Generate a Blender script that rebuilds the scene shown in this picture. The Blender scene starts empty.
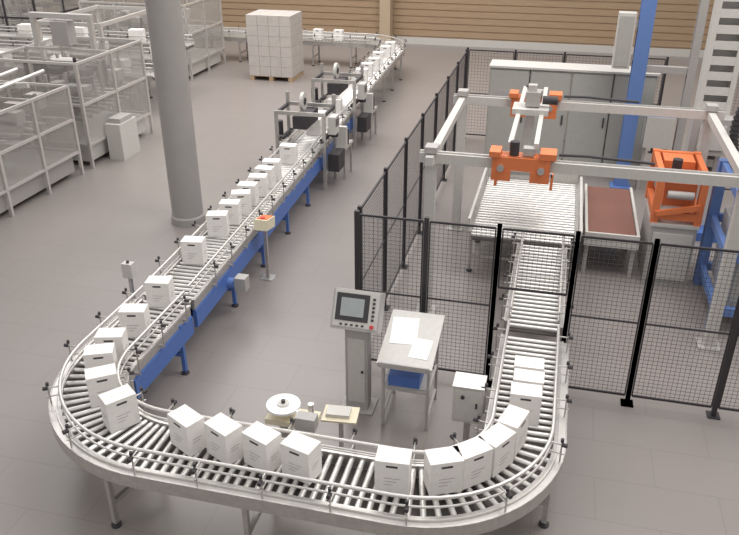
import bpy, math, random
from mathutils import Vector, Matrix
random.seed(7)
S=bpy.context.scene
S.view_settings.view_transform='Standard'
S.view_settings.look='None'
rad=math.radians

# ---------------------------------------------------------------- materials
def mat(name,col,rough=0.5,metal=0.0,var=0.0,scale=20,alpha=1.0):
    m=bpy.data.materials.new(name); m.use_nodes=True
    nt=m.node_tree; b=nt.nodes['Principled BSDF']
    b.inputs['Roughness'].default_value=rough
    b.inputs['Metallic'].default_value=metal
    if alpha<1: b.inputs['Alpha'].default_value=alpha
    tc=nt.nodes.new('ShaderNodeTexCoord'); n=nt.nodes.new('ShaderNodeTexNoise')
    n.inputs['Scale'].default_value=scale; n.inputs['Detail'].default_value=4
    nt.links.new(tc.outputs['Object'],n.inputs['Vector'])
    r=nt.nodes.new('ShaderNodeValToRGB')
    v=max(var,0.04)
    r.color_ramp.elements[0].position=0.3; r.color_ramp.elements[1].position=0.7
    r.color_ramp.elements[0].color=(*[c*(1-v) for c in col],1)
    r.color_ramp.elements[1].color=(*[min(1,c*(1+v)) for c in col],1)
    nt.links.new(n.outputs['Fac'],r.inputs['Fac']); nt.links.new(r.outputs['Color'],b.inputs['Base Color'])
    return m
M={}
M['steel']=mat('brushed_steel',(0.55,0.53,0.51),0.38,0.7,0.08)
M['roller']=mat('roller_zinc',(0.72,0.70,0.675),0.36,0.7,0.06)
M['dark']=mat('dark_rubber',(0.045,0.04,0.045),0.6)
M['black']=mat('fence_black',(0.035,0.03,0.035),0.5)
M['pan']=mat('drip_pan',(0.10,0.088,0.082),0.7)
M['blue']=mat('machine_blue',(0.075,0.16,0.46),0.45)
M['lblue']=mat('frame_blue',(0.13,0.23,0.52),0.5)
M['white']=mat('carton_white',(0.84,0.81,0.785),0.7,0,0.03)
M['print']=mat('carton_print',(0.48,0.45,0.46),0.7)
M['tape']=mat('carton_tape',(0.66,0.63,0.60),0.4)
M['orange']=mat('robot_orange',(0.72,0.20,0.07),0.45)
M['grey']=mat('painted_grey',(0.42,0.40,0.385),0.5)
M['lgrey']=mat('light_grey',(0.58,0.56,0.53),0.45)
M['cab']=mat('cabinet_paint',(0.42,0.415,0.385),0.5)
M['alu']=mat('aluminium_profile',(0.68,0.655,0.63),0.36,0.55)
M['maroon']=mat('maroon_plate',(0.20,0.085,0.06),0.5)
M['wood']=mat('pallet_wood',(0.45,0.32,0.2),0.8,0,0.2)
M['card']=mat('carton_grey',(0.50,0.46,0.43),0.8,0,0.06,6)
M['screen']=mat('screen_glass',(0.05,0.055,0.06),0.15)
M['screenlit']=mat('screen_display',(0.35,0.38,0.38),0.3)
M['cream']=mat('cream_plastic',(0.76,0.69,0.52),0.5)
M['paper']=mat('paper',(0.84,0.84,0.84),0.6)
M['glass']=mat('polycarbonate',(0.48,0.455,0.43),0.15,0,0.04,3,0.33)
M['col']=mat('column_paint',(0.36,0.34,0.325),0.7,0,0.04,3)
M['tan']=mat('tan_paint',(0.48,0.37,0.26),0.7,0,0.05,3)
M['red']=mat('red_button',(0.6,0.05,0.04),0.4)

# ---------------------------------------------------------------- mesh builder
class MB:
    def __init__(s): s.v=[];s.f=[];s.m=[];s.sm=[];s.mats=[]
    def mi(s,k):
        if k not in s.mats: s.mats.append(k)
        return s.mats.index(k)
    def add(s,vs,fs,k,sm=False):
        o=len(s.v); s.v+= [tuple(v) for v in vs]; i=s.mi(k)
        for f in fs: s.f.append([o+a for a in f]); s.m.append(i); s.sm.append(sm)
    def box(s,c,d,k,rz=0,rx=0,ry=0):
        R=Matrix.Rotation(rz,3,'Z')@Matrix.Rotation(ry,3,'Y')@Matrix.Rotation(rx,3,'X')
        c=Vector(c); vs=[]
        for x in(-.5,.5):
            for y in(-.5,.5):
                for z in(-.5,.5): vs.append(c+R@Vector((x*d[0],y*d[1],z*d[2])))
        s.add(vs,[(0,1,3,2),(4,6,7,5),(0,4,5,1),(2,3,7,6),(0,2,6,4),(1,5,7,3)],k)
    def bb(s,x0,x1,y0,y1,z0,z1,k):
        s.box(((x0+x1)/2,(y0+y1)/2,(z0+z1)/2),(abs(x1-x0),abs(y1-y0),abs(z1-z0)),k)
    def beam(s,p0,p1,w,h,k):
        p0=Vector(p0);p1=Vector(p1);d=(p1-p0);d.normalize()
        up=Vector((0,0,1)) if abs(d.z)<.95 else Vector((0,1,0))
        a=d.cross(up).normalized();b=a.cross(d).normalized();vs=[]
        for q in(p0,p1):
            for i,j in((-1,-1),(1,-1),(1,1),(-1,1)): vs.append(q+a*w/2*i+b*h/2*j)
        s.add(vs,[(0,1,2,3),(7,6,5,4),(0,4,5,1),(1,5,6,2),(2,6,7,3),(3,7,4,0)],k)
    def cyl(s,p0,p1,r,k,n=10,r2=None,cap=True):
        p0=Vector(p0);p1=Vector(p1);d=(p1-p0).normalized();r2=r if r2 is None else r2
        up=Vector((0,0,1)) if abs(d.z)<.9 else Vector((1,0,0))
        a=d.cross(up).normalized();b=a.cross(d).normalized();vs=[]
        for q,rr in((p0,r),(p1,r2)):
            for i in range(n):
                t=2*math.pi*i/n; vs.append(q+a*rr*math.cos(t)+b*rr*math.sin(t))
        s.add(vs,[(i,(i+1)%n,n+(i+1)%n,n+i) for i in range(n)],k,True)
        if cap: s.add(vs,[tuple(range(n))[::-1],tuple(range(n,2*n))],k)
    def tube(s,pts,r,k,n=8):
        pts=[Vector(p) for p in pts];vs=[];fs=[]
        for i,p in enumerate(pts):
            d=(pts[min(i+1,len(pts)-1)]-pts[max(i-1,0)]).normalized()
            up=Vector((0,0,1)) if abs(d.z)<.9 else Vector((1,0,0))
            a=d.cross(up).normalized();b=a.cross(d).normalized()
            for j in range(n):
                t=2*math.pi*j/n; vs.append(p+a*r*math.cos(t)+b*r*math.sin(t))
        for i in range(len(pts)-1):
            for j in range(n): fs.append((i*n+j,i*n+(j+1)%n,(i+1)*n+(j+1)%n,(i+1)*n+j))
        s.add(vs,fs,k,True)
        s.add(vs,[tuple(range(n)),tuple(range(len(vs)-n,len(vs)))],k)
    def finish(s,name,parent=None,bevel=0):
        xs=[v[0] for v in s.v];ys=[v[1] for v in s.v];zs=[v[2] for v in s.v]
        o=Vector(((min(xs)+max(xs))/2,(min(ys)+max(ys))/2,min(zs)))
        me=bpy.data.meshes.new(name); me.from_pydata([tuple(Vector(v)-o) for v in s.v],[],s.f)
        for k in s.mats: me.materials.append(M[k])
        me.polygons.foreach_set('material_index',s.m); me.polygons.foreach_set('use_smooth',s.sm); me.update()
        ob=bpy.data.objects.new(name,me); S.collection.objects.link(ob); ob.location=o
        if bevel:
            b=ob.modifiers.new('bevel','BEVEL'); b.width=bevel; b.segments=2; b.limit_method='ANGLE'
        if parent: ob.parent=parent
        return ob

# ---------------------------------------------------------------- room
fm=bpy.data.materials.new('floor_tiles'); fm.use_nodes=True; nt=fm.node_tree; b=nt.nodes['Principled BSDF']
tc=nt.nodes.new('ShaderNodeTexCoord'); br=nt.nodes.new('ShaderNodeTexBrick')
br.offset=0.5; br.inputs['Scale'].default_value=1.0
br.inputs['Brick Width'].default_value=1.2; br.inputs['Row Height'].default_value=0.6; br.inputs['Mortar Size'].default_value=0.006
br.inputs['Color1'].default_value=(0.275,0.245,0.232,1); br.inputs['Color2'].default_value=(0.269,0.239,0.226,1); br.inputs['Mortar'].default_value=(0.235,0.208,0.196,1)
nz=nt.nodes.new('ShaderNodeTexNoise'); nz.inputs['Scale'].default_value=0.5; nz.inputs['Detail'].default_value=6
mx=nt.nodes.new('ShaderNodeMix'); mx.data_type='RGBA'; mx.blend_type='MULTIPLY'; mx.inputs[0].default_value=0.25
rp=nt.nodes.new('ShaderNodeValToRGB'); rp.color_ramp.elements[0].position=.3; rp.color_ramp.elements[0].color=(.75,.75,.75,1); rp.color_ramp.elements[1].position=.7; rp.color_ramp.elements[1].color=(1,1,1,1)
nt.links.new(tc.outputs['Object'],br.inputs['Vector']); nt.links.new(tc.outputs['Object'],nz.inputs['Vector'])
nt.links.new(nz.outputs['Fac'],rp.inputs['Fac']); nt.links.new(br.outputs['Color'],mx.inputs[6]); nt.links.new(rp.outputs['Color'],mx.inputs[7])
nt.links.new(mx.outputs[2],b.inputs['Base Color']); b.inputs['Roughness'].default_value=0.33
M['floor']=fm
f=MB(); f.bb(-26,12,-3,29,-.1,0,'floor'); f.finish('floor')

wm=bpy.data.materials.new('wall_boards'); wm.use_nodes=True; nt=wm.node_tree; b=nt.nodes['Principled BSDF']
tc=nt.nodes.new('ShaderNodeTexCoord'); nz=nt.nodes.new('ShaderNodeTexNoise'); mp=nt.nodes.new('ShaderNodeMapping'); mp.inputs['Scale'].default_value=(0.3,0.3,14)
rp=nt.nodes.new('ShaderNodeValToRGB'); rp.color_ramp.elements[0].position=.3; rp.color_ramp.elements[0].color=(.35,.235,.145,1); rp.color_ramp.elements[1].position=.7; rp.color_ramp.elements[1].color=(.43,.31,.205,1)
nt.links.new(tc.outputs['Object'],mp.inputs['Vector']); nt.links.new(mp.outputs['Vector'],nz.inputs['Vector']); nt.links.new(nz.outputs['Fac'],rp.inputs['Fac']); nt.links.new(rp.outputs['Color'],b.inputs['Base Color']); b.inputs['Roughness'].default_value=.6
M['wall']=wm
w=MB(); w.bb(-26,12,29,29.2,0,6,'wall')
for i in range(24): w.bb(-26,12,28.97,29,.30+i*.24,.47+i*.24+.03,'wall')
w.finish('wall_back')
w=MB(); w.bb(-26.2,-26,-3,29,0,6,'lgrey'); w.finish('wall_left')
w=MB(); w.bb(12,12.2,-3,29,0,6,'wall'); w.finish('wall_right')
w=MB(); w.bb(-26,12,28.9,28.97,0,.25,'lgrey'); w.finish('baseboard_back')
c=MB(); X,Y=-6.25,11.5
c.cyl((X,Y,0),(X,Y,6),.275,'col',40); c.cyl((X,Y,0),(X,Y,.12),.30,'col',40); c.cyl((X,Y,.12),(X,Y,.15),.30,'col',40,.275); c.finish('pillar')
c=MB(); c.bb(-6.7,-6.3,28.4,28.9,0,6,'tan'); c.bb(-6.75,-6.25,28.35,28.9,0,.3,'tan'); c.finish('wall_pilaster')

# ---------------------------------------------------------------- conveyor
def line(a,b,ds=.1):
    a=Vector(a);b=Vector(b);L=(b-a).length;n=max(1,round(L/ds));t=(b-a)/L
    return [(a+(b-a)*i/n,t) for i in range(n+1)]
def arc(c,R,a0,a1,ds=.1):
    c=Vector(c);L=abs(rad(a1-a0))*R;n=round(L/ds);s=1 if a1>a0 else -1;o=[]
    for i in range(1,n):
        a=rad(a0+(a1-a0)*i/n); o.append((c+Vector((math.cos(a),math.sin(a)))*R,Vector((-math.sin(a),math.cos(a)))*s))
    return o
ZT=0.80
def conveyor(mb,path,W=.60,rails=True,blue=None,legs=1.3,rr=.028,pitch=1,zt=ZT,skirt=0):
    hw=W/2
    def off(p,t,o,z): n=Vector((-t.y,t.x)); q=p+n*o; return (q.x,q.y,z)
    def sweep(o,w,z0,z1,k,sub=None):
        pp=sub or path; vs=[];fs=[]
        for p,t in pp:
            vs+=[off(p,t,o-w/2,z0),off(p,t,o+w/2,z0),off(p,t,o+w/2,z1),off(p,t,o-w/2,z1)]
        for i in range(len(pp)-1):
            for j in range(4): fs.append((i*4+j,i*4+(j+1)%4,i*4+4+(j+1)%4,i*4+4+j))
        fs+=[(0,1,2,3),tuple(range(len(vs)-4,len(vs)))]
        mb.add(vs,fs,k)
    for sd in(-1,1):
        sweep(sd*(hw+.02),.035,zt-.13,zt+.018,'steel'); sweep(sd*(hw+.0455),.014,zt-.005,zt+.026,'alu')
        if rails:
            for z,r in((zt+.10,.012),(zt+.20,.018)):
                mb.tube([off(p,t,sd*(hw-.02),z) for p,t in path],r,'alu',6)
    if skirt: sweep(-(hw+.082),.055,zt-.02,zt+.004,'alu'); sweep(-(hw+.1145),.008,zt-.13,zt+.012,'steel')
    sweep(0,W-.02,zt-.12,zt-.11,'pan')
    for i,(p,t) in enumerate(path):
        if i%pitch==0: mb.cyl(off(p,t,-hw,zt-rr),off(p,t,hw,zt-rr),rr,'roller',10,cap=False)
    if blue:
        sub=[q for q in path if blue(q[0])]
        sweep(hw+.03,.05,zt-.38,zt-.135,'blue',sub); sweep(-hw-.03,.05,zt-.38,zt-.135,'blue',sub)
        sweep(0,W-.1,zt-.30,zt-.29,'blue',sub)
    step=int(legs/.1)
    for i in range(3,len(path)-1,step):
        p,t=path[i]
        k='blue' if blue and blue(p) else 'steel'
        ang=math.atan2(t.y,t.x)
        for sd in(-1,1):
            q=off(p,t,sd*(hw+.03),0)
            mb.box((q[0],q[1],(zt-.1)/2+.02),(.048,.048,zt-.14),k,ang)
            mb.cyl((q[0],q[1],0),(q[0],q[1],.02),.05,'dark',12); mb.cyl((q[0],q[1],.02),(q[0],q[1],.09),.012,'steel',8)
        mb.beam(off(p,t,-hw-.03,.28),off(p,t,hw+.03,.28),.04,.05,k)
        mb.beam(off(p,t,-hw-.03,zt-.16),off(p,t,hw+.03,zt-.16),.04,.045,k)
    if rails:
        for i in range(2,len(path)-1,6):
            p,t=path[i]
            for sd in(-1,1):
                a=off(p,t,sd*(hw+.09),0)
                mb.cyl((a[0],a[1],zt-.10),(a[0],a[1],zt+.25),.009,'steel',6)
                b0=off(p,t,sd*(hw+.0),0)
                mb.beam((b0[0],b0[1],zt-.08),(a[0],a[1],zt-.08),.03,.02,'steel')
                for z in(zt+.10,zt+.20):
                    mb.cyl(off(p,t,sd*(hw-.02),z),off(p,t,sd*(hw+.12),z),.008,'steel',6)
                mb.cyl(off(p,t,sd*(hw+.09),zt+.20),off(p,t,sd*(hw+.14),zt+.20),.02,'dark',8)
                mb.cyl((a[0],a[1],zt+.23),(a[0],a[1],zt+.265),.016,'dark',8)
LX=-4.47
mb=MB(); conveyor(mb,line((-13.5,24.7),(-6.4,24.7))+arc((-6.4,23.4),1.3,90,0)+line((-5.1,23.4),(-5.08,22.2)))
mb.finish('roller_conveyor')
mb=MB(); conveyor(mb,line((-5.08,22.05),(LX-.01,7.5)),blue=lambda p:(7.4<p.y<16.5))
mb.cyl((LX-.1,8.6,.5),(LX+.45,8.6,.5),.075,'lblue',16); mb.box((LX+.5,8.6,.52),(.16,.16,.2),'grey')
mb.finish('roller_conveyor')
mb=MB(); conveyor(mb,line((LX,7.38),(LX,6.1))+arc((LX+1.2,6.1),1.2,180,270)+line((LX+1.2,4.9),(-.96,4.9))+arc((-.96,5.88),.98,-90,0)+line((.02,5.88),(.02,7.64)),skirt=1,blue=lambda p:(p.x<-4.3 and p.y>5.9))
mb.cyl((-2.1,4.95,.5),(-1.8,4.95,.5),.075,'lblue',16); mb.box((-1.73,4.95,.52),(.12,.16,.2),'grey')
for x in(-2.9,-2.0,-1.2): mb.bb(x-.04,x+.04,5.25,5.31,.62,.86,'steel'); mb.cyl((x,5.3,.8),(x,5.38,.8),.02,'dark',8)
mb.finish('roller_conveyor')
mb=MB(); conveyor(mb,line((.02,7.95),(.02,10.2)),skirt=0)
mb.finish('roller_conveyor')

mb=MB(); conveyor(mb,line((-.28,10.45),(-.28,12.9)),W=1.5,rails=False,legs=1.1,rr=.03)
mb.bb(-1.10,-1.06,10.5,12.9,.80,1.0,'lgrey'); mb.bb(.53,.57,10.5,12.9,.80,.95,'lgrey'); mb.bb(-1.05,.5,12.95,13.0,.7,1.05,'lgrey')
mb.finish('roller_table')
# ---------------------------------------------------------------- cartons
mb=MB(); w,d,h=.295,.20,.34
mb.bb(-w/2,w/2,-d/2,d/2,0,h,'white')
mb.bb(-w/2,w/2,-.003,.003,h,h+.0012,'tape')
mb.bb(-.05,.05,-d/2-.0012,-d/2+.01,h-.06,h-.038,'dark')
for s in(-1,1):
    for i in range(3): mb.bb(-.07,.07-.03*i,s*(d/2),s*(d/2+.0012),.16-.035*i,.168-.035*i,'print')
    mb.bb(s*(w/2),s*(w/2+.0012),-.05,.05,.16,.17,'print'); mb.bb(s*(w/2),s*(w/2+.0012),-.05,.03,.13,.138,'print')
c0=mb.finish('carton',bevel=.004); cm=c0.data; first=[c0]
def carton(x,y,yaw,z=ZT+.001):
    if first: o=first.pop()
    else:
        o=bpy.data.objects.new('carton',cm); S.collection.objects.link(o)
        b=o.modifiers.new('bevel','BEVEL'); b.width=.004; b.segments=2; b.limit_method='ANGLE'
    o.location=(x,y,z); o.rotation_euler=(0,0,rad(yaw)); return o
for x,y,a in[(-4.50,7.36,10),(-4.45,6.66,14),(-4.42,6.12,16),(-4.36,5.80,24),(-4.12,5.44,36),(-3.76,5.14,52),
             (-2.98,5.00,-28),(-2.60,4.97,-26),(-2.22,4.94,-22),(-1.84,4.90,-16),
             (-1.02,4.94,4),(-.60,5.04,25),(-.38,5.20,42),(-.19,5.42,58),(-.07,5.72,72),
             (.02,6.16,2),(.03,6.40,0),(.02,6.64,1)]:
    carton(x,y,a)
for y,dx,a in[(8.55,-.1,8),(9.47,-.12,15),(9.93,-.1,10),(10.36,-.08,20),(10.72,-.1,5),(11.12,-.06,12),(11.52,-.08,0),(11.9,-.08,8),(12.8,-.05,5),
            (14.6,-.05,3),(15.1,-.03,0),(15.6,-.05,6),(16.2,0,2),(18.6,0,5),(19.3,-.05,8),(20.0,-.05,4),(20.7,0,0),(21.5,-.05,9),(22.4,0,3),(23.1,.02,2)]:
    carton(LX-.042*(y-7.5)+dx,y,a)
for x in(-7.2,-7.9,-9.0): carton(x,24.7,random.uniform(-8,8))

# ---------------------------------------------------------------- safety fence
def fence(mb,p0,p1,n,h=2.1,z0=.12,open_idx=(),sp=.05):
    p0=Vector(p0);p1=Vector(p1)
    for i in range(n+1):
        p=p0.lerp(p1,i/n)
        mb.bb(p.x-.025,p.x+.025,p.y-.025,p.y+.025,0,h+.03,'black')
        mb.bb(p.x-.07,p.x+.07,p.y-.07,p.y+.07,0,.012,'black')
    t=(p1-p0).normalized()
    for i in range(n):
        a=p0.lerp(p1,i/n)+t*.04; b=p0.lerp(p1,(i+1)/n)-t*.04
        lo=z0 if i not in open_idx else 1.35
        for z in(lo,h-.02): mb.beam((a.x,a.y,z),(b.x,b.y,z),.02,.025,'black')
        if i not in open_idx: mb.beam((a.x,a.y,1.1),(b.x,b.y,1.1),.015,.015,'black')
        for q in(a,b): mb.beam((q.x,q.y,lo),(q.x,q.y,h-.02),.015,.015,'black')
        L=(b-a).length; m=int(L/sp)
        for j in range(1,m):
            q=a.lerp(b,j/m); mb.beam((q.x,q.y,lo),(q.x,q.y,h-.02),.003,.003,'black')
        m=int((h-lo)/sp)
        for j in range(1,m):
            z=lo+(h-lo)*j/m; mb.beam((a.x,a.y,z),(b.x,b.y,z),.003,.003,'black')
mb=MB()
fence(mb,(-2.09,7.78),(-.46,7.78),2)
fence(mb,(-.46,7.78),(.38,7.78),1,open_idx=(0,))
fence(mb,(.38,7.78),(1.19,7.78),1); fence(mb,(1.19,7.78),(5.0,7.78),4)
mb.finish('safety_fence')
mb=MB(); fence(mb,(-2.09,7.92),(-2.09,17.4),7); mb.finish('safety_fence')
mb=MB(); fence(mb,(2.8,15.2),(6.4,15.2),3,h=2.4,sp=.06); mb.finish('safety_fence')
mb=MB(); fence(mb,(-2.09,17.6),(2.2,17.6),4,h=2.1,sp=.07); mb.finish('safety_fence')

# ---------------------------------------------------------------- gantry palletiser
mb=MB()
BX0,BX1,Y0,Y1,ZB=-1.5,2.3,9.35,12.35,2.3
for y in(Y0,Y1):
    mb.bb(BX0-.15,BX1+.2,y-.06,y+.06,ZB-.06,ZB+.07,'lgrey')
    mb.bb(BX0-.15,BX1+.2,y-.02,y+.02,ZB+.07,ZB+.09,'steel')
    mb.bb(BX0-.1,BX1+.1,y+.10,y+.13,ZB-.02,ZB+.02,'steel')
    for x in(BX0,BX1):
        mb.bb(x-.07,x+.07,y-.07,y+.07,0,ZB-.06,'lgrey'); mb.bb(x-.14,x+.14,y-.14,y+.14,0,.02,'grey')
        mb.box((x,y,ZB+.12),(.16,.2,.08),'grey')
mb.bb(BX0-.05,BX0+.05,Y0-.2,Y1+.2,ZB-.055,ZB+.06,'lgrey')
mb.bb(BX1-.05,BX1+.05,Y0,Y1,ZB-.055,ZB+.06,'lgrey')
GX=-.35
for y in(Y0,Y1):
    mb.bb(GX-.36,GX+.36,y-.11,y+.11,ZB+.09,ZB+.12,'orange')
    mb.bb(GX-.36,GX+.36,y-.135,y-.09,ZB-.05,ZB+.12,'orange'); mb.bb(GX-.40,GX-.26,y-.17,y+.1,ZB+.12,ZB+.19,'orange'); mb.bb(GX+.22,GX+.42,y-.15,y+.12,ZB+.12,ZB+.2,'orange')
    mb.bb(GX-.36,GX-.12,y-.14,y-.085,ZB-.19,ZB-.05,'orange'); mb.bb(GX+.12,GX+.36,y-.14,y-.085,ZB-.19,ZB-.05,'orange')
    mb.cyl((GX-.1,y-.02,ZB+.12),(GX-.1,y-.02,ZB+.3),.06,'dark',14); mb.box((GX+.08,y,ZB+.18),(.14,.14,.1),'steel')
    for s in(-.25,.25): mb.cyl((GX+s,y-.17,ZB-.02),(GX+s,y-.13,ZB-.02),.045,'steel',14)
for s in(-.16,.16): mb.bb(GX+s-.03,GX+s+.03,Y0,Y1,ZB+.2,ZB+.28,'lgrey')
yc=10.9
mb.box((GX,yc,ZB+.3),(.5,.4,.08),'lgrey'); mb.bb(GX-.06,GX+.06,yc-.06,yc+.06,1.75,2.95,'alu')
mb.box((GX+.02,yc,ZB+.46),(.2,.2,.2),'grey'); mb.cyl((GX+.15,yc,ZB+.44),(GX+.36,yc,ZB+.44),.06,'dark',14)
mb.bb(GX-.4,GX+.4,yc-.28,yc+.28,1.70,1.75,'steel')
for s in(-1,1):
    mb.bb(GX+s*.4-.02,GX+s*.4+.02,yc-.28,yc+.28,1.5,1.74,'orange')
    mb.cyl((GX+s*.25,yc,1.75),(GX+s*.25,yc,1.95),.03,'steel',10)
mb.tube([(GX+.45,Y0+.12,ZB+.12),(GX+.8,Y0+.12,ZB+.13),(GX+1.6,Y0+.12,ZB+.10)],.02,'dark')
mb.tube([(GX+.45,Y1+.12,ZB+.12),(GX+.8,Y1+.12,ZB+.13),(GX+1.6,Y1+.12,ZB+.10)],.02,'dark')
mb.finish('gantry_palletizer')

# control cabinets
mb=MB()
for i in range(4):
    x=-1.4+i*.82
    mb.bb(x,x+.80,15.85,16.4,.1,2.1,'cab'); mb.bb(x+.02,x+.78,15.83,15.85,.14,2.06,'cab')
    mb.bb(x+.70,x+.73,15.80,15.83,1.0,1.2,'dark'); mb.bb(x+.15,x+.5,15.82,15.83,1.5,1.65,'grey')
mb.bb(-1.4,1.86,15.88,16.38,0,.1,'dark'); mb.bb(-1.42,1.9,15.8,16.42,2.1,2.14,'lgrey')
mb.finish('control_cabinet')
mb=MB(); mb.bb(.68,1.39,11.11,13.2,.62,.68,'maroon'); mb.bb(.64,.68,11.1,13.2,.5,.72,'lgrey'); mb.bb(1.40,1.44,11.1,13.2,.5,.72,'lgrey'); mb.bb(.64,1.44,11.06,11.1,.5,.72,'lgrey')
for x in(.69,1.38):
    for y in(11.15,12.15,13.15): mb.bb(x-.03,x+.03,y-.03,y+.03,0,.6,'grey')
mb.finish('pallet_conveyor')
# orange pallet magazine on a grey base
mb=MB()
mb.bb(1.56,2.2,11.0,12.1,0,.95,'grey'); mb.bb(1.60,2.16,10.98,11.0,.1,.85,'lgrey'); mb.bb(1.54,2.22,10.98,12.12,.95,1.0,'lgrey')
for z in(1.12,1.72):
    for y in(11.05,12.05): mb.beam((1.58,y,z),(2.18,y,z),.09,.12,'orange')
    for x in(1.58,2.18): mb.beam((x,11.05,z),(x,12.05,z),.085,.115,'orange')
for x in(1.58,2.18):
    for y in(11.05,12.05): mb.bb(x-.05,x+.05,y-.05,y+.05,1.0,1.79,'orange')
mb.bb(1.66,2.1,11.1,11.5,1.25,1.60,'orange'); mb.cyl((1.7,11.02,1.45),(2.06,11.02,1.45),.06,'grey',14); mb.bb(1.66,2.1,11.6,12.0,1.3,1.77,'orange')
mb.cyl((1.8,11.3,1.6),(1.8,11.3,1.9),.07,'dark',14); mb.beam((1.58,10.99,1.15),(2.18,10.99,1.3),.05,.08,'orange')
mb.finish('pallet_magazine')
# tall blue lift columns
mb=MB()
for x,wd in((1.42,.13),(2.35,.07)):
    k='lblue' if wd>.1 else 'grey'
    for s in(-1,1): mb.bb(x-wd,x+wd,15.2+s*.08-.015,15.2+s*.08+.015,0,5,k)
    mb.bb(x-.02,x+.02,15.12,15.28,0,5,k); mb.bb(x-.2,x+.2,15.02,15.38,0,.03,k)
mb.bb(1.42,2.35,15.14,15.26,4.5,4.7,'lblue'); mb.bb(1.42,2.35,15.14,15.26,2.3,2.42,'grey')
mb.bb(.93,1.24,15.1,15.35,2.35,3.35,'lgrey'); mb.bb(.96,1.21,15.08,15.1,2.4,3.3,'cab'); mb.bb(1.24,1.3,15.15,15.25,2.5,2.6,'steel'); mb.bb(1.24,1.3,15.15,15.25,3.1,3.2,'steel')
mb.bb(1.7,2.2,15.0,15.4,.9,1.5,'lgrey'); mb.bb(1.55,2.25,15.05,15.1,1.5,1.6,'lblue')
for x in(1.75,2.15): mb.bb(x-.03,x+.03,15.1,15.3,0,.9,'grey')
mb.finish('pallet_lift')
# perforated white mast
mb=MB()
mx_,my_=2.48,13.3
for s in(-1,1): mb.bb(mx_+s*.22-.04,mx_+s*.22+.04,my_-.14,my_+.14,0,5,'lgrey')
for i in range(20): mb.bb(mx_-.18,mx_+.18,my_-.13,my_-.10,.25+i*.24,.38+i*.24,'lgrey')
mb.bb(mx_-.18,mx_+.18,my_+.1,my_+.13,0,5,'grey')
mb.bb(mx_-.5,mx_+.5,my_-.5,my_+.5,0,.15,'blue')
mb.bb(mx_-.32,mx_+.32,my_-.45,my_-.14,1.5,2.1,'grey'); mb.bb(mx_-.2,mx_+.2,my_-.47,my_-.45,1.6,2.0,'lgrey')
mb.finish('stretch_wrapper')
# blue frame + hose at right edge
mb=MB()
for x in(2.4,3.3):
    for y in(9.8,11.2): mb.bb(x-.07,x+.07,y-.07,y+.07,0,1.97,'lblue')
for z in(.3,1.1,1.9):
    for y in(9.8,11.2): mb.beam((2.4,y,z),(3.3,y,z),.08,.12,'lblue')
    for x in(2.4,3.3): mb.beam((x,9.8,z),(x,11.2,z),.075,.115,'lblue')
mb.bb(2.52,3.2,9.9,11.1,.3,1.3,'lgrey'); mb.bb(2.56,3.1,9.88,9.9,.4,1.2,'cab'); mb.bb(2.46,3.2,10.1,11.15,1.95,2.15,'grey')
pts=[(2.60+.18*math.cos(a),11.1,2.45+.45*math.sin(a)) for a in[math.pi+1.0-x*.3 for x in range(0,12)]]
mb.tube(pts,.055,'dark')
for p,q in zip(pts[:-1],pts[1:]):
    for u in(.0,.5): c_=Vector(p).lerp(Vector(q),u); d_=(Vector(q)-Vector(p)).normalized()*.015; mb.cyl(c_-d_,c_+d_,.068,'dark',10)
mb.finish('lift_frame')

# ---------------------------------------------------------------- operator panel
mb=MB(); hx,hy=-1.87,6.98
mb.bb(hx-.2,hx+.2,hy-.16,hy+.16,0,.02,'grey'); mb.bb(hx-.13,hx+.13,hy-.09,hy+.09,.02,1.08,'grey')
mb.bb(hx-.10,hx+.10,hy-.097,hy-.09,.12,.98,'lgrey'); mb.cyl((hx+.07,hy-.1,.55),(hx+.07,hy-.115,.55),.015,'dark')
R=rad(-28); c=Vector((hx,hy,1.29))
def L(x,y,z): return c+Matrix.Rotation(R,3,'X')@Vector((x,y,z))
mb.box(L(0,0,0),(.54,.20,.44),'grey',rx=R)
mb.box(L(0,-.103,.01),(.50,.008,.40),'lgrey',rx=R); mb.box(L(-.04,-.11,.03),(.37,.008,.30),'dark',rx=R); mb.box(L(-.04,-.116,.03),(.26,.006,.20),'screenlit',rx=R)
for i in range(6): mb.box(L(.195,-.112,.14-i*.045),(.03,.012,.025),'dark',rx=R)
mb.cyl(L(.195,-.105,-.16),L(.195,-.135,-.16),.022,'red',12)
for i in range(5): mb.box(L(-.15+i*.06,-.112,-.16),(.03,.012,.02),'dark',rx=R)
mb.finish('operator_panel',bevel=.004)

# writing desk
mb=MB(); dx,dy=-1.27,7.02
for sx in(-.25,.25):
    for sy in(-.3,.3): mb.bb(dx+sx-.015,dx+sx+.015,dy+sy-.015,dy+sy+.015,0,.88+ (sy+.3)*.25,'grey')
    mb.beam((dx+sx,dy-.3,.15),(dx+sx,dy+.3,.15),.025,.025,'grey'); mb.beam((dx+sx,dy-.3,.5),(dx+sx,dy+.3,.5),.025,.025,'grey')
for sy in(-.3,.3): mb.beam((dx-.25,dy+sy,.5),(dx+.25,dy+sy,.5),.025,.025,'grey')
mb.box((dx,dy,.98),(.60,.86,.03),'lgrey',rx=rad(13)); mb.bb(dx-.28,dx+.28,dy-.44,dy-.42,.86,.92,'grey')
mb.bb(dx-.22,dx+.22,dy-.28,dy+.28,.51,.53,'grey')
mb.box((dx-.1,dy+.1,1.021),(.30,.42,.004),'paper',rx=rad(13),rz=.1); mb.box((dx+.13,dy-.14,.966),(.21,.3,.004),'paper',rx=rad(13),rz=-.08)
mb.bb(dx-.2,dx+.15,dy-.28,dy+.1,.53,.66,'blue')
mb.finish('writing_desk')

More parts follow.
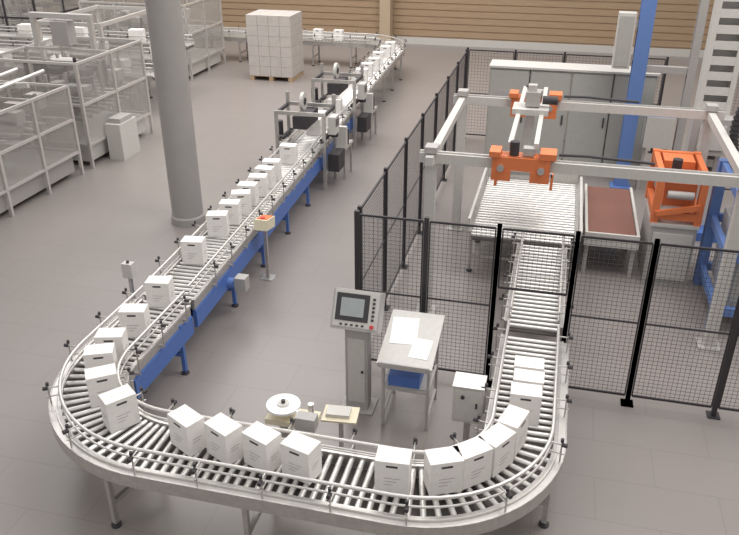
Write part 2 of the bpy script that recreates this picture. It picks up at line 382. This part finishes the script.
# junction box on stand
mb=MB(); x,y=-.54,6.35
mb.bb(x-.03,x+.03,y-.03,y+.03,0,.6,'steel'); mb.bb(x-.12,x+.12,y-.12,y+.12,0,.02,'steel'); mb.bb(x-.15,x+.15,y-.12,y+.12,.58,1.0,'lgrey'); mb.bb(x-.13,x+.13,y-.13,y-.12,.61,.97,'lgrey'); mb.bb(x+.08,x+.1,y-.14,y-.13,.78,.84,'dark')
mb.bb(x-.16,x+.16,y-.13,y+.13,1.0,1.015,'alu'); mb.cyl((x-.05,y-.13,.9),(x-.05,y-.15,.9),.02,'dark'); 
mb.finish('junction_box')

# label applicator with reel
mb=MB(); x,y=-2.3,5.70
mb.bb(x-.04,x+.04,y-.04,y+.04,.02,.75,'steel'); mb.bb(x-.22,x+.22,y-.2,y+.2,0,.03,'grey')
mb.bb(x-.16,x+.35,y-.12,y+.12,.70,.76,'cream'); mb.cyl((x,y,.76),(x,y,.86),.08,'cream',20); mb.cyl((x,y,.86),(x,y,.885),.17,'paper',32); mb.cyl((x,y,.885),(x,y,.90),.06,'lgrey',20); mb.cyl((x,y,.90),(x,y,.93),.02,'dark',12)
mb.beam((x+.3,y-.05,.78),(x+.33,y-.25,.9),.05,.04,'steel'); mb.bb(x+.22,x+.42,y-.30,y-.18,.84,.98,'grey'); mb.cyl((x+.28,y+.02,.76),(x+.28,y+.02,.92),.03,'roller',12)
mb.cyl((x+.2,y-.12,.78),(x+.2,y-.12,.92),.02,'roller',12)
mb.finish('labeling_machine')
mb=MB(); x,y=-1.80,6.0
mb.box((x,y,.62),(.36,.26,.02),'cream',rz=.1); mb.bb(x-.02,x+.02,y-.02,y+.02,.02,.61,'steel'); mb.bb(x-.14,x+.14,y-.12,y+.12,0,.02,'grey'); mb.box((x-.02,y,.65),(.24,.16,.04),'lgrey',rz=.1)
mb.finish('side_table')
mb=MB(); x,y=-4.05,9.75
mb.bb(x-.025,x+.025,y-.025,y+.025,0,.85,'steel'); mb.bb(x-.1,x+.1,y-.1,y+.1,0,.015,'steel'); mb.box((x,y,.93),(.2,.34,.16),'cream',rx=rad(-10)); mb.box((x,y+.02,1.013),(.16,.26,.01),'orange',rx=rad(-10)); mb.cyl((x,y-.06,1.0),(x,y-.06,1.05),.035,'red')
mb.finish('push_button_station')
mb=MB(); x,y=-5.15,7.75
mb.bb(x-.02,x+.02,y-.02,y+.02,0,.95,'steel'); mb.bb(x-.1,x+.1,y-.1,y+.1,0,.015,'steel'); mb.bb(x-.07,x+.07,y-.05,y+.05,.9,1.10,'lgrey'); mb.cyl((x,y,1.10),(x,y,1.13),.02,'dark')
mb.finish('photo_sensor')

# ---------------------------------------------------------------- carton sealers
def sealer(x,y,name):
    mb=MB()
    for sx in(-.48,.48):
        for sy in(-.35,.35): mb.bb(x+sx-.03,x+sx+.03,y+sy-.03,y+sy+.03,0,1.75 if sy>0 else 1.55,'steel')
        mb.beam((x+sx,y-.35,.35),(x+sx,y+.35,.35),.04,.05,'steel'); mb.beam((x+sx,y-.35,1.5),(x+sx,y+.35,1.5),.05,.06,'dark')
        mb.cyl((x+sx*.86,y-.3,.98),(x+sx*.86,y+.3,.98),.05,'dark',12)
    for sy in(-.35,.35): mb.beam((x-.48,y+sy,1.52),(x+.48,y+sy,1.52),.05,.07,'steel')
    mb.bb(x-.14,x+.14,y-.38,y+.38,1.22,1.46,'dark'); mb.cyl((x-.03,y-.1,1.7),(x+.03,y-.1,1.7),.17,'lgrey',24); mb.cyl((x-.04,y-.1,1.7),(x+.04,y-.1,1.7),.07,'dark',16)
    mb.beam((x,y-.1,1.5),(x,y-.1,1.7),.03,.03,'steel')
    mb.cyl((x+.55,y+.1,.98),(x+.55,y+.1,1.25),.08,'dark',14); mb.box((x+.62,y-.15,1.3),(.14,.28,.34),'lgrey'); mb.box((x+.695,y-.15,1.35),(.01,.2,.14),'screen'); mb.bb(x+.5,x+.58,y-.18,y-.12,1.1,1.2,'steel')
    mb.cyl((x-.56,y,.98),(x-.56,y,1.25),.08,'dark',14); mb.bb(x-.6,x-.48,y-.1,y+.1,.9,.98,'steel')
    mb.bb(x+.5,x+.72,y-.2,y+.2,.35,.7,'dark'); mb.bb(x+.5,x+.72,y+.3,y+.9,.62,.68,'steel'); 
    for sy in(.35,.85): mb.bb(x+.66,x+.70,y+sy-.02,y+sy+.02,0,.62,'steel')
    mb.cyl((x+.62,y+.6,.68),(x+.62,y+.6,1.0),.09,'dark',14); mb.bb(x+.52,x+.72,y+.36,y+.46,.68,1.1,'lgrey')
    return mb.finish(name)
sealer(-4.76,13.9,'carton_sealer'); sealer(-4.88,16.6,'carton_sealer')

# ---------------------------------------------------------------- pallet of cartons
mb=MB(); x0,x1,y0,y1=-9.3,-7.9,22.0,23.1
for i in range(5): mb.bb(x0+.02,x1-.02,y0+.02+i*.235,y0+.14+i*.235,.12,.14,'wood')
for i in range(3): mb.bb(x0+.02+i*.62,x0+.14+i*.62,y0,y1,0,.12,'wood')
nx,ny,nz=4,3,6; hz=.30
for i in range(nx):
    for j in range(ny):
        for k in range(nz):
            a=x0+(x1-x0)*i/nx; b_=x0+(x1-x0)*(i+1)/nx; c_=y0+(y1-y0)*j/ny; d_=y0+(y1-y0)*(j+1)/ny
            if i in(0,nx-1) or j in(0,ny-1) or k==nz-1: mb.bb(a+.004,b_-.004,c_+.004,d_-.004,.14+k*hz,.14+(k+1)*hz-.006,'card')
mb.finish('pallet_of_cartons')

# ---------------------------------------------------------------- machines left
def framed(mb,x0,x1,y0,y1,z0,z1,nx,ny,k='alu',g='glass',top=True,w=.06):
    xs=[x0+(x1-x0)*i/nx for i in range(nx+1)]; ys=[y0+(y1-y0)*i/ny for i in range(ny+1)]
    for y in ys:
        for x in(x0,x1): mb.bb(x-w/2,x+w/2,y-w/2,y+w/2,0,z1,k)
    for x in xs[1:-1]:
        for y in(y0,y1): mb.bb(x-w/2,x+w/2,y-w/2,y+w/2,0,z1,k)
    e=w/2-.004
    for z in(z0,(z0+z1)/2,z1):
        for x in(x0,x1): mb.bb(x-e,x+e,y0,y1,z-e,z+e,k)
        for y in(y0,y1): mb.bb(x0,x1,y-e,y+e,z-e,z+e,k)
    for x in(x0,x1): mb.bb(x-.004,x+.004,y0,y1,z0,z1,g)
    for y in(y0,y1): mb.bb(x0,x1,y-.004,y+.004,z0,z1,g)
    if top:
        for y in ys[1:-1]: mb.bb(x0,x1,y-e,y+e,z1-e,z1+e,k)
def innards(mb,x0,x1,y0,y1,n,zs=1.0):
    for i in range(n):
        y=y0+(y1-y0)*(i+.5)/n
        mb.bb(x0+.1,x1-.1,y-.04,y+.04,.95,1.03,'steel')
        for q in range(3):
            x=random.uniform(x0+.3,x1-.3); mb.cyl((x,y,.9),(x,y,random.uniform(1.3,1.8)*zs),.04,random.choice(['steel','dark','grey']))
            x=random.uniform(x0+.3,x1-.3); mb.box((x,y+.1,random.uniform(.9,1.6)*zs),(random.uniform(.2,.6),.25,random.uniform(.1,.3)),random.choice(['lgrey','grey','dark','alu','dark','card']))
        mb.cyl((x0+.2,y+.2,1.2),(x1-.2,y+.2,1.2),.03,'alu')
mb=MB(); framed(mb,-12.2,-9.5,7.5,13.2,.5,1.85,2,5); mb.bb(-12.1,-9.6,7.6,13.1,.1,.5,'grey'); innards(mb,-12.1,-9.6,7.6,13.1,14)
for x in(-11.9,-11.2,-10.5,-9.9): mb.cyl((x,7.6,2.0),(x,13.1,2.15),.04,'alu')
for y in(8.3,9.6,10.9,12.2): mb.beam((-12.1,y,1.9),(-9.6,y,2.1),.06,.1,'lgrey')
for i in range(12): mb.box((-10.8,11.0+i*.12,2.2),(.9,.02,.5),'card',rx=rad(20))
mb.beam((-11.3,10.8,2.0),(-11.3,12.9,2.0),.08,.08,'alu'); mb.beam((-10.3,10.8,2.0),(-10.3,12.9,2.0),.08,.08,'alu')
mb.finish('case_packer')
mb=MB(); framed(mb,-11.6,-9.5,13.6,16.2,.5,2.2,2,2); mb.bb(-11.5,-9.6,13.7,16.1,.1,.5,'lgrey'); innards(mb,-11.5,-9.6,13.7,16.1,8,1.15)
mb.bb(-9.45,-9.1,14.2,14.9,0,.8,'lgrey'); mb.bb(-9.42,-9.13,14.3,14.8,.8,.9,'grey')
for x in(-11.3,-9.9): mb.bb(x-.05,x+.05,14.9,15.0,2.2,2.9,'alu')
mb.bb(-11.35,-9.85,14.88,15.02,2.85,2.95,'alu'); mb.bb(-10.8,-10.4,14.8,15.1,2.3,2.8,'grey')
mb.finish('carton_erector')
mb=MB()
for j in range(3):
    conveyor(mb,line((-17.5,18.0+j*1.0),(-10.2,18.0+j*1.0)),W=.5,legs=1.5,zt=1.0+j*.2,rails=True)
for i in range(11):
    mb.box((-16.6+i*.6,18.0+(i%3)*1.0,1.17+(i%3)*.2),(.4,.3,.34),'white',rz=random.uniform(-.3,.3))
for x in(-13.2,-11.4):
    for y in(17.6,20.4): mb.bb(x-.05,x+.05,y-.05,y+.05,0,2.3,'alu')
    mb.bb(x-.045,x+.045,17.6,20.4,2.2,2.29,'alu')
for y in(17.6,20.4): mb.bb(-13.2,-11.4,y-.045,y+.045,2.2,2.29,'alu')
mb.finish('blank_magazine')
mb=MB(); framed(mb,-17.5,-14.2,12,17,.5,1.9,3,4); mb.bb(-17.4,-14.3,12.1,16.9,.1,.5,'grey'); innards(mb,-17.4,-14.3,12.1,16.9,12)
for x in(-16.8,-15.2): mb.beam((x,12.2,2.1),(x,16.8,2.5),.12,.12,'grey')
mb.finish('case_packer')
mb=MB(); framed(mb,-14.5,-11.0,21.5,24,.5,2.2,3,2); mb.bb(-14.4,-11.1,21.6,23.9,.1,.5,'lgrey'); innards(mb,-14.4,-11.1,21.6,23.9,7,1.15); mb.finish('carton_erector')
mb=MB(); framed(mb,-21,-16.5,22,25,.5,2.6,4,2,k='dark'); innards(mb,-20.9,-16.6,22.1,24.9,7,1.3); mb.bb(-20.9,-16.6,22.1,24.9,.1,.5,'grey'); mb.finish('case_packer')

# ---------------------------------------------------------------- light
W=bpy.data.worlds.new('World'); S.world=W; W.use_nodes=True
wn=W.node_tree; bg=wn.nodes['Background']; bg.inputs['Strength'].default_value=1.0
tc=wn.nodes.new('ShaderNodeTexCoord'); sp=wn.nodes.new('ShaderNodeSeparateXYZ'); rp=wn.nodes.new('ShaderNodeValToRGB')
rp.color_ramp.elements[0].position=0.0; rp.color_ramp.elements[0].color=(.36,.35,.34,1)
rp.color_ramp.elements[1].position=0.85; rp.color_ramp.elements[1].color=(1.0,.985,.97,1)
wn.links.new(tc.outputs['Generated'],sp.inputs[0]); wn.links.new(sp.outputs['Z'],rp.inputs['Fac']); wn.links.new(rp.outputs['Color'],bg.inputs['Color'])
def area(n,loc,rot,sx,sy,e,col=(1,.98,.955)):
    l=bpy.data.lights.new(n,'AREA'); l.shape='RECTANGLE'; l.size=sx; l.size_y=sy; l.energy=e; l.color=col
    o=bpy.data.objects.new(n,l); S.collection.objects.link(o); o.location=loc; o.rotation_euler=[rad(a) for a in rot]
area('overhead_fill',(-8,19,11),(0,0,0),14,10,1750)  # added lamp brightening the far left floor, no actual roof opening
area('overhead_fill',(3,9,11),(0,12,0),6,6,750)  # second added area lamp, fills the right side from above
# ---------------------------------------------------------------- camera
cd=bpy.data.cameras.new('cam'); cd.sensor_width=36; cd.lens=37.0; cd.clip_end=200
co=bpy.data.objects.new('cam',cd); S.collection.objects.link(co); co.location=(0,0,5.5); co.rotation_euler=(rad(63),0,rad(14)); S.camera=co
